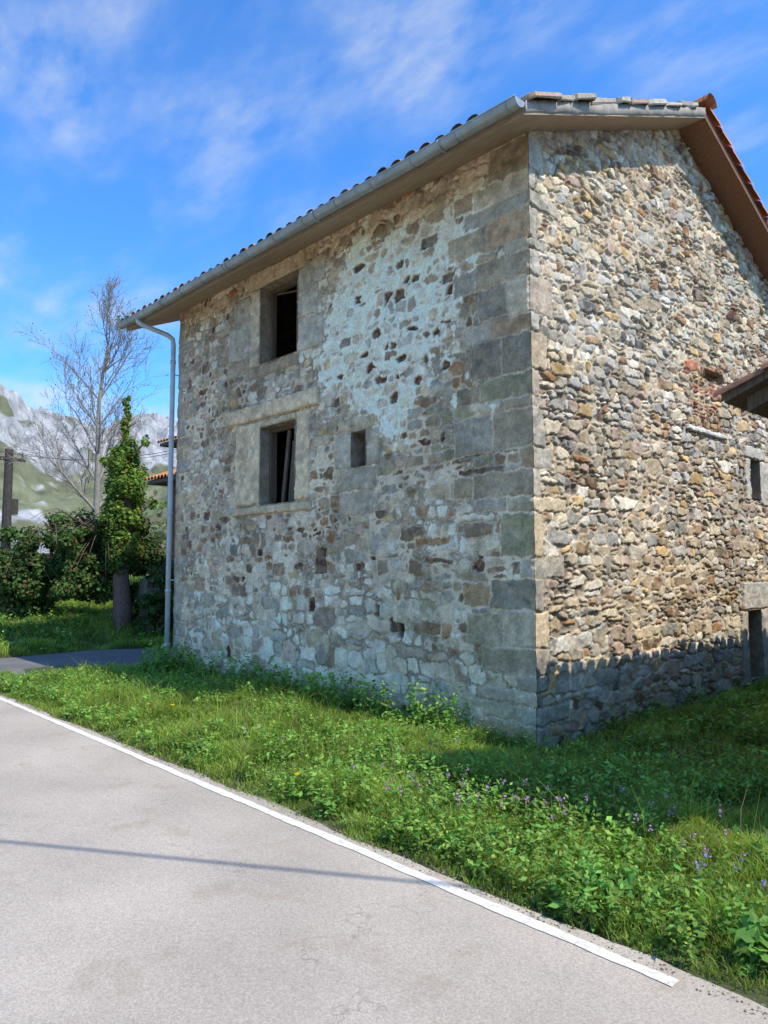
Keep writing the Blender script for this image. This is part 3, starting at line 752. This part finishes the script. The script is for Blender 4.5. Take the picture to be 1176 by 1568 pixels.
P=np.array([(-8.1+random.gauss(0,.12),gy+random.gauss(0,.04),gz+.03+abs(random.gauss(0,.07))) for _ in range(90)])
t=leaves(P,np.tile([0,0,1.],(90,1)),rng.uniform(.015,.035,90),np.tile([.07,.12,.03],(90,1)),.8,.4);mk('gutter_weeds',t[0],t[1],M_leaf,t[2],house)
FP=[];FC=[]
def patch(cx,cy,n,r,col,zr=(.15,.28)):
    for i in range(n):
        x=cx+random.gauss(0,r);y=max(-2.6,cy+random.gauss(0,r*.6));z=float(gz_(x,y))+random.uniform(*zr)
        for k in range(9):
            FP.append((x+random.gauss(0,.009),y+random.gauss(0,.009),z+random.gauss(0,.014)));FC.append(np.array(col)*random.uniform(.7,1.3))
pur=(.52,.27,.50)
patch(.9,-2.15,14,.18,pur);patch(1.35,-2.0,12,.16,pur);patch(.4,-2.3,8,.15,pur);patch(2.1,-1.55,8,.25,pur);patch(2.75,-2.1,9,.15,(.35,.32,.6));patch(1.9,-1.9,7,.3,pur);patch(-.2,-1.6,4,.3,pur);patch(-1.2,-2.3,3,.3,(.6,.6,.6))
FP=np.array(FP);FC=np.array(FC)
t1=leaves(FP,np.tile([0,0,1.],(len(FP),1)),np.full(len(FP),.008),FC,.8,.8)
DP=[];
for cx,cy,z in((-.35,-2.55,.16),(-3.4,-2.0,.2),(-7.0,-2.3,.15)):
    for k in range(50):
        a=random.uniform(0,6.28);r=random.uniform(0,.022);DP.append((cx+math.cos(a)*r,cy+math.sin(a)*r,z+random.uniform(-.003,.006)))
DP=np.array(DP);t2=leaves(DP,np.tile([0,0,1.],(len(DP),1)),np.full(len(DP),.009),np.tile([.85,.66,.02],(len(DP),1)),.4,.5)
mk('wildflowers',np.concatenate([t1[0],t2[0]]),np.concatenate([t1[1],t2[1]+len(t1[0])]),M_leaf,np.concatenate([t1[2],t2[2]]))
# ------------------------------------------------------------ ivy covered trunk
tr=empty('ivy_covered_tree')
bx,by=-12.25,1.25;bz=float(gz_(bx,by))
mb=MB();pts=[(bx+.03*math.sin(i*1.3),by+.03*math.cos(i),bz-.1+i*.45) for i in range(12)];mb.tube(pts,[.26,.22,.19,.18,.17,.16,.15,.13,.10,.07,.05,.03],10)
for q in((.0,.35,.5),(.3,-.2,.45),(-.25,-.2,.5)):mb.tube([(bx,by,bz+.5),(bx+q[0]*.6,by+q[1]*.6,bz+.1),(bx+q[0],by+q[1],bz-.05)],[.12,.08,.04],6)
stubs=[]
for i in range(12):
    z=bz+1.5+i*.28;a=i*2.4;l=random.uniform(.35,.65) if i<9 else random.uniform(.15,.3)
    e=(bx+math.cos(a)*l,by+math.sin(a)*l,z+l*.8);mb.tube([(bx,by,z),e],[.04,.015],5);stubs.append(e)
mb.make('trunk',M_barkred,tr,True)
Pl=[];Nl=[]
def clump(c,r,k):
    d=rng.normal(0,1,(k,3));d/=np.linalg.norm(d,axis=1)[:,None]
    Pl.append(np.array(c)+d*np.array(r)*rng.uniform(.5,1.12,k)[:,None]);Nl.append(d+np.array([0,0,.5]))
for i in range(80):
    t=(i+.5)/80;zt=1.35+t*2.75
    R=np.interp(zt,[1.2,1.7,2.4,3.3,4.1],[.10,.24,.28,.30,.16]);a=random.uniform(0,6.28)
    r=random.uniform(.10,.26);clump((bx+math.cos(a)*R,by+math.sin(a)*R,bz+zt),(r,r,r*random.uniform(.9,1.6)),240)
for i in range(14):
    zt=4.0+i*.1;a=random.uniform(0,6.28);r=random.uniform(.05,.11)*(1.25-.055*i);clump((bx+math.cos(a)*.05,by+math.sin(a)*.05,bz+zt),(r,r,r*1.8),70)
for e in stubs[:9]:clump(e,(.12,.12,.15),80)
P=np.concatenate(Pl);Nn=np.concatenate(Nl);n=len(P);z=P[:,2]
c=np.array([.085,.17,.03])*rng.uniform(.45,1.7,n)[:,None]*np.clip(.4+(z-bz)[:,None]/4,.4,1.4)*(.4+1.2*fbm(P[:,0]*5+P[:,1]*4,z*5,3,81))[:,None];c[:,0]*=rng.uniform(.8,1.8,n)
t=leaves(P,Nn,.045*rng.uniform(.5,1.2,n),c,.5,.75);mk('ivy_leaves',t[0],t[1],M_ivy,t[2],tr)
# ivy / bramble thicket
n=60000
Pl=[];Nl=[]
blobs=[(-13.9,-.45,1.4,.95,1.1),(-13.4,.1,1.9,1.05,1.3),(-13.0,.6,2.05,.95,1.35),(-12.9,1.1,1.8,.85,1.3),(-14.4,-.2,1.5,1.1,1.2),(-13.8,.9,2.2,1.1,1.2),(-12.5,2.1,1.4,.8,1.3),(-11.75,1.9,1.1,.55,.9),(-13.2,2.0,1.9,.9,1.3),(-11.9,2.6,1.3,.7,1.0)]
for (cx,cy,cz_,rx,rz) in blobs:
    for j in range(18):
        d=Vector((random.gauss(0,1),random.gauss(0,1),random.gauss(0,.9))).normalized()*random.uniform(.35,.95)
        r=random.uniform(.16,.42)*rx;clump((cx+d.x*rx*.9,cy+d.y*rx*.9,cz_+d.z*rz*.95),(r,r,r*.8),n//len(blobs)//18)
P=np.concatenate(Pl);Nn=np.concatenate(Nl);k=P[:,2]>gz_(P[:,0],P[:,1])-.05;P=P[k];Nn=Nn[k];n=len(P)
c=np.array([.07,.125,.032])*rng.uniform(.4,1.7,n)[:,None]*(.3+1.2*fbm(P[:,0]*3+P[:,1]*3,P[:,2]*3,3,86))[:,None]
br=rng.random(n)<.08;c[br]=np.array([.20,.11,.05])
t=leaves(P,Nn,.05*rng.uniform(.6,1.3,n),c,.5,.7)
ib=empty('ivy_bush');mk('ivy_leaves',t[0],t[1],M_ivy,t[2],ib)
mb=MB()
for i in range(90):
    cx,cy,cz_,rx,rz=random.choice(blobs);a=random.uniform(0,6.28);s=Vector((cx,cy,cz_+rz*.5))
    e=s+Vector((math.cos(a)*rx*1.3,math.sin(a)*rx*1.3,random.uniform(-1.2,.2)));m_=(s+e)/2+Vector((0,0,.3))
    mb.tube([s,s.lerp(m_,.6),m_,m_.lerp(e,.5)+Vector((0,0,.06)),e],[.012,.010,.008,.006,.004],4,False)
mb.make('bramble_stems',M_barkred,ib)
# ------------------------------------------------------------ bare tree (one slender tree)
random.seed(43)
bt=empty('bare_tree');mb=MB();tips=[]
def branch(p,d,ln,r,dep):
    pts=[p];rad=[r];q=p.copy();dd=d.copy();ns_=(9 if dep==0 else 4)
    for i in range(ns_):
        dd=(dd+Vector((random.gauss(0,.05+.03*dep),random.gauss(0,.05+.03*dep),random.gauss(.02,.04)))).normalized()
        q=q+dd*ln/ns_;pts.append(q.copy());rad.append(r*(1-.7*(i+1)/ns_))
        if dep<4 and i>=(2 if dep==0 else 0):
            for _ in range(3 if dep==0 else (2 if dep<3 and random.random()<.5 else 1)):
                a=random.uniform(0,6.28);sp_=random.uniform(.5,.95) if dep==0 else random.uniform(.4,.8)
                perp=dd.cross(Vector((math.cos(a),math.sin(a),.3))).normalized()
                nd=(dd*math.cos(sp_)+perp*math.sin(sp_)+Vector((0,0,.15))).normalized()
                l2=(2.7-.16*i)*random.uniform(.7,1.1) if dep==0 else ln*random.uniform(.38,.6)
                branch(q,nd,l2,max(rad[-1]*.5,.007),dep+1)
    mb.tube(pts,rad,7 if dep<2 else (4 if dep<3 else 3),False)
    if dep>=3:tips.append(pts[-1])
tx0,ty0=-18.5,3.0
branch(Vector((tx0,ty0,float(gz_(tx0,ty0))-.1)),Vector((-.02,.02,1)).normalized(),7.8,.13,0)
mb.make('trunk_and_branches',M_bark,bt,True)
TP=np.array([tuple(t) for t in tips]);
m_=rng.random(len(TP))<.5;TP=TP[m_];n=len(TP)
t=leaves(TP,np.tile([0,0,1.],(n,1)),.03*rng.uniform(.6,1.2,n),np.tile([.34,.29,.13],(n,1)),1,.6);mk('buds',t[0],t[1],M_leaf,t[2],bt)
# ------------------------------------------------------------ background houses, walls, pole
fh=empty('tiled_roof_house')
mb=MB();mb.box(-17,-11.5,4.75,10,0,4.35);mb.make('walls',M_plainstone,fh)
mb=MB();mb.box(-17.02,-16.6,4.70,4.748,2.0,4.3);mb.box(-16.55,-16.1,4.70,4.748,2.0,4.3);mb.make('timber_cladding',M_woodred,fh)
def simple_roof(parent,x0,x1,y0,yr,y1,ze,zr,nm):
    TV=[];TF=[];TC=[];V2=[(x0,y0,ze),(x1,y0,ze),(x1,yr,zr),(x0,yr,zr),(x0,y1,ze),(x1,y1,ze),(x0,y0,ze-.1),(x1,y0,ze-.1),(x0,y1,ze-.1),(x1,y1,ze-.1)]
    mk(nm+'_deck',V2,[(0,1,2,3),(3,2,5,4),(6,8,9,7),(0,6,7,1),(4,5,9,8),(0,3,4,8,6),(1,7,9,5,2)],M_wood,None,parent)
    for sg,ya in((1,y0),(-1,y1)):
        for x in np.arange(x0,x1+.01,.22):
            c=np.array((.58,.25,.11))*random.uniform(.75,1.1);b=len(TV)
            for yy,zz in((ya-sg*.05,ze),(yr,zr)):
                for k in range(6):
                    t=math.pi*k/5;TV.append((x+.1*math.cos(t),yy,zz+.02+.1*math.sin(t)));TC.append(c)
            for k in range(5):TF.append((b+k,b+k+1,b+7+k,b+6+k))
    mk(nm,np.array(TV),np.array(TF),M_tile,np.array(TC),parent,True)
simple_roof(fh,-17.6,-11,4.3,7.4,10.5,4.4,5.6,'lower_roof')
fh2=empty('orange_roof_house')
mb=MB();mb.box(-20.4,-14,6.9,12,0,6.1);mb.make('walls',M_plainstone,fh2)
simple_roof(fh2,-21,-13.5,6.35,9.4,12.5,6.25,7.5,'roof')
gw=empty('tiled_garden_wall')
mb=MB();mb.box(-30,-29.6,1.0,3.4,0,1.35);mb.make('wall',mat_plain('pale_render',(.28,.25,.2),(.42,.38,.31),4),gw)
simple_roof(gw,-30.2,-29.4,.9,2.2,3.5,1.38,1.5,'roof')
sw=empty('dry_stone_wall')
SV=[];SF=[];SC=[]
for r_ in range(7):
    y=1.6
    while y<4.6:
        l=random.uniform(.2,.5);rock(-12.0+random.uniform(-.04,.04),y+l/2,.15+r_*.2,.2,l/2,.1,0,np.array(random.choice([(.10,.09,.07),(.14,.125,.09),(.07,.08,.045)])),r_*100+int(y*10),.4);y+=l
mk('stones',SV,SF,M_stoneattr,SC,sw)
up=empty('utility_pole');mb=MB();px,py=-23.77,2.04;pz=float(gz_(px,py))
mb.tube([(px,py,pz-.2),(px,py,5.9)],[.18,.14],10);mb.box(px-.06,px+.06,py-.55,py+.55,5.5,5.62);mb.box(px-.12,px+.02,py+.08,py+.36,3.6,4.15)
for dy in(-.45,0,.45):mb.tube([(px,py+dy,5.62),(px,py+dy,5.78)],.035,6)
for dy in(-.45,.45):
    A=Vector((px,py+dy,5.8));B=Vector((-20.2,6.8+dy*.3,6.0));mb.tube([A.lerp(B,i/8)-Vector((0,0,.35*4*(i/8)*(1-i/8))) for i in range(9)],.010,4)
mb.make('pole',M_pole,up)
oc=empty('overhead_cable');mb=MB()
pts=[]
A=Vector((-10.2,-12.87,6.3));B=Vector((6.9,-1.53,5.9))
for i in range(21):
    t=i/20;p=A.lerp(B,t);p.z-=4*.25*t*(1-t);pts.append(p)
mb.tube(pts,.018,6);mb.tube([(A.x,A.y,-.1),(A.x,A.y,6.6)],[.13,.1],10);mb.tube([tuple(B),(6.9,-.6,4.6),(6.9,-.6,3.9)],.03,6);mb.make('cable_and_post',M_pole,oc)
# ------------------------------------------------------------ mountains and hill
cx,cy=4.25,-5.95
def ridge_mesh(name,th0,th1,nt_,rs,hf,cf):
    th=np.radians(np.linspace(th0,th1,nt_));TH,R=np.meshgrid(th,rs)
    X=cx+R*np.cos(TH);Y=cy+R*np.sin(TH);Z=hf(np.degrees(TH),R,X,Y)
    dzr=np.gradient(Z,axis=0)/np.gradient(R,axis=0)
    C=cf(np.degrees(TH),R,X,Y,Z,dzr)
    idx=np.arange(TH.size).reshape(TH.shape);F=np.stack([idx[:-1,:-1],idx[:-1,1:],idx[1:,1:],idx[1:,:-1]],-1).reshape(-1,4)
    return mk(name,np.stack([X,Y,Z],-1).reshape(-1,3),F,mat_attr(name+'_surface',s1=.05,s2=.01,var=.25,bump=0),C.reshape(-1,3),None,False)
def hm(T,R,X,Y):
    prof=np.interp(T,[100,140,150,153.4,156,158.5,160.5,162,164,166,170,180,200],[120,180,265,290,275,250,258,275,300,310,320,240,160])
    f=sst(600,1500,R)*(1-.5*sst(1500,2300,R))
    rid=1-np.abs(fbm(X*.006,Y*.006,5,200)*2-1)
    rid2=1-np.abs(fbm(X*.022,Y*.022,4,203)*2-1)
    return prof*f*(.70+.26*rid+.10*rid2)+(fbm(X*.02,Y*.02,5,201)-.5)*100*f-6
def cm(T,R,X,Y,Z,d):
    n=fbm(X*.012,Y*.012,5,210);n2=fbm(X*.05,Y*.05,4,211);n3=fbm(X*.15,Y*.15,3,212)
    rock_=np.clip(sst(.40,.50,n+.0016*(Z-150)+.5*(n2-.5)),0,1)[...,None]
    rk=np.array([.34,.33,.315])*(.35+1.1*n3[...,None]+.3*(n2[...,None]-.5));gr=np.array([.15,.155,.085])*(.5+1.0*n2[...,None])
    return gr*(1-rock_)+rk*rock_
ridge_mesh('mountain',100,205,700,np.linspace(600,2300,300),hm,cm)
def hh_(T,R,X,Y):
    prof=np.interp(T,[100,140,153,156,159,162,166,175,200],[60,50,34,24,12,5,4,8,30])
    return prof*sst(90,330,R)*(1-.4*sst(330,560,R))*(.85+.3*fbm(X*.02,Y*.02,4,220))+(fbm(X*.12,Y*.12,3,221)-.5)*5*sst(100,200,R)-1
def ch(T,R,X,Y,Z,d):
    n=fbm(X*.05,Y*.05,4,230)[...,None];n2=fbm(X*.25,Y*.25,3,231)[...,None]
    k=sst(.42,.58,n)
    return (np.array([.14,.17,.065])*(1-k)+np.array([.15,.13,.075])*k)*(.5+1.0*n2)
ridge_mesh('hill',100,205,420,np.linspace(90,560,150),hh_,ch)
n=26000
T=np.radians(rng.uniform(150,170,n));R=rng.uniform(45,110,n);X=cx+R*np.cos(T);Y=cy+R*np.sin(T)
cl=fbm(X*.12,Y*.12,3,240);k=cl>.47;X,Y,R,cl=X[k],Y[k],R[k],cl[k];n=len(X)
tall=np.interp(np.degrees(np.arctan2(Y-cy,X-cx)),[150,156,160,170],[1.0,.8,.3,.25])
Z=1.0+rng.random(n)*(cl-.42)*26*tall
P=np.stack([X,Y,Z],-1);c=np.array([.13,.18,.055])*rng.uniform(.5,1.6,n)[:,None];br=rng.random(n)<.35;c[br]=np.array([.22,.17,.11])*rng.uniform(.6,1.2,br.sum())[:,None]
t=leaves(P,np.tile([.3,-.2,1.],(n,1)),.28*rng.uniform(.5,1.2,n),c,.8,.7);mk('distant_trees',t[0],t[1],M_leaf,t[2])
# ------------------------------------------------------------ light
s=Vector((.75,.12,1.0)).normalized()
sd=bpy.data.lights.new('sun','SUN');sd.energy=5.0;sd.angle=math.radians(.5);sd.color=(1,.94,.84)
so=bpy.data.objects.new('sun',sd);scene.collection.objects.link(so);so.rotation_euler=s.to_track_quat('Z','Y').to_euler();so.location=(20,5,30)
w=bpy.data.worlds.new("World");scene.world=w;w.use_nodes=True;nt=w.node_tree;N=nt.nodes.new;Lk=nt.links.new
for q in list(nt.nodes):nt.nodes.remove(q)
out=N('ShaderNodeOutputWorld');bg=N('ShaderNodeBackground');bg.inputs['Strength'].default_value=.15
sky=N('ShaderNodeTexSky');sky.sky_type='NISHITA';sky.sun_disc=False;sky.sun_elevation=math.asin(s.z);sky.sun_rotation=math.atan2(s.x,s.y)
sky.altitude=0;sky.air_density=1.0;sky.dust_density=.4;sky.ozone_density=2.5
hs=N('ShaderNodeVectorMath');hs.operation='MULTIPLY';hs.inputs[1].default_value=(.62,1.34,2.1);Lk(sky.outputs[0],hs.inputs[0])
tc=N('ShaderNodeTexCoord');sx=N('ShaderNodeSeparateXYZ');Lk(tc.outputs['Generated'],sx.inputs[0])
ad=N('ShaderNodeMath');ad.operation='ADD';ad.inputs[1].default_value=.18;Lk(sx.outputs['Z'],ad.inputs[0])
mx_=N('ShaderNodeMath');mx_.operation='MAXIMUM';mx_.inputs[1].default_value=.05;Lk(ad.outputs[0],mx_.inputs[0])
dx=N('ShaderNodeMath');dx.operation='DIVIDE';Lk(sx.outputs['X'],dx.inputs[0]);Lk(mx_.outputs[0],dx.inputs[1])
dy=N('ShaderNodeMath');dy.operation='DIVIDE';Lk(sx.outputs['Y'],dy.inputs[0]);Lk(mx_.outputs[0],dy.inputs[1])
cb=N('ShaderNodeCombineXYZ');Lk(dx.outputs[0],cb.inputs[0]);Lk(dy.outputs[0],cb.inputs[1])
mp=N('ShaderNodeMapping');mp.inputs['Rotation'].default_value=(0,0,.9);mp.inputs['Location'].default_value=(3.1,1.7,0);mp.inputs['Scale'].default_value=(1.4,2.6,1);Lk(cb.outputs[0],mp.inputs[0])
n1=N('ShaderNodeTexNoise');n1.inputs['Scale'].default_value=1.5;n1.inputs['Detail'].default_value=7;n1.inputs['Roughness'].default_value=.52;n1.inputs['Distortion'].default_value=.2;Lk(mp.outputs[0],n1.inputs['Vector'])
n2=N('ShaderNodeTexNoise');n2.inputs['Scale'].default_value=5;n2.inputs['Detail'].default_value=6;n2.inputs['Roughness'].default_value=.55;Lk(mp.outputs[0],n2.inputs['Vector'])
mr=N('ShaderNodeMapRange');mr.interpolation_type='SMOOTHSTEP';mr.inputs['From Min'].default_value=.38;mr.inputs['From Max'].default_value=.76;Lk(n1.outputs['Fac'],mr.inputs[0])
mr2=N('ShaderNodeMapRange');mr2.inputs['From Min'].default_value=.34;mr2.inputs['From Max'].default_value=.7;mr2.inputs['To Min'].default_value=.05;mr2.inputs['To Max'].default_value=.7;Lk(n2.outputs['Fac'],mr2.inputs[0])
mm=N('ShaderNodeMath');mm.operation='MULTIPLY';Lk(mr.outputs[0],mm.inputs[0]);Lk(mr2.outputs[0],mm.inputs[1])
hz=N('ShaderNodeMapRange');hz.inputs['From Min'].default_value=.40;hz.inputs['From Max'].default_value=.05;hz.inputs['To Min'].default_value=0;hz.inputs['To Max'].default_value=.7;Lk(sx.outputs['Z'],hz.inputs[0])
hm_=N('ShaderNodeMath');hm_.operation='MULTIPLY';Lk(hz.outputs[0],hm_.inputs[0]);Lk(mr.outputs[0],hm_.inputs[1])
mm2=N('ShaderNodeMath');mm2.operation='ADD';mm2.use_clamp=True;Lk(mm.outputs[0],mm2.inputs[0]);Lk(hm_.outputs[0],mm2.inputs[1])
mix=N('ShaderNodeMixRGB');Lk(mm2.outputs[0],mix.inputs[0]);Lk(hs.outputs[0],mix.inputs[1]);mix.inputs[2].default_value=(5.2,5.6,6.1,1)
Lk(mix.outputs[0],bg.inputs[0]);Lk(bg.outputs[0],out.inputs[0])
# ------------------------------------------------------------ camera
cam=bpy.data.cameras.new('camera');co=bpy.data.objects.new('camera',cam);scene.collection.objects.link(co)
co.location=(4.25,-5.95,1.7);co.rotation_euler=(math.radians(94.35),0,math.radians(47))
cam.sensor_fit='VERTICAL';cam.sensor_height=36;cam.lens=26;cam.clip_start=.05;cam.clip_end=8000
scene.camera=co
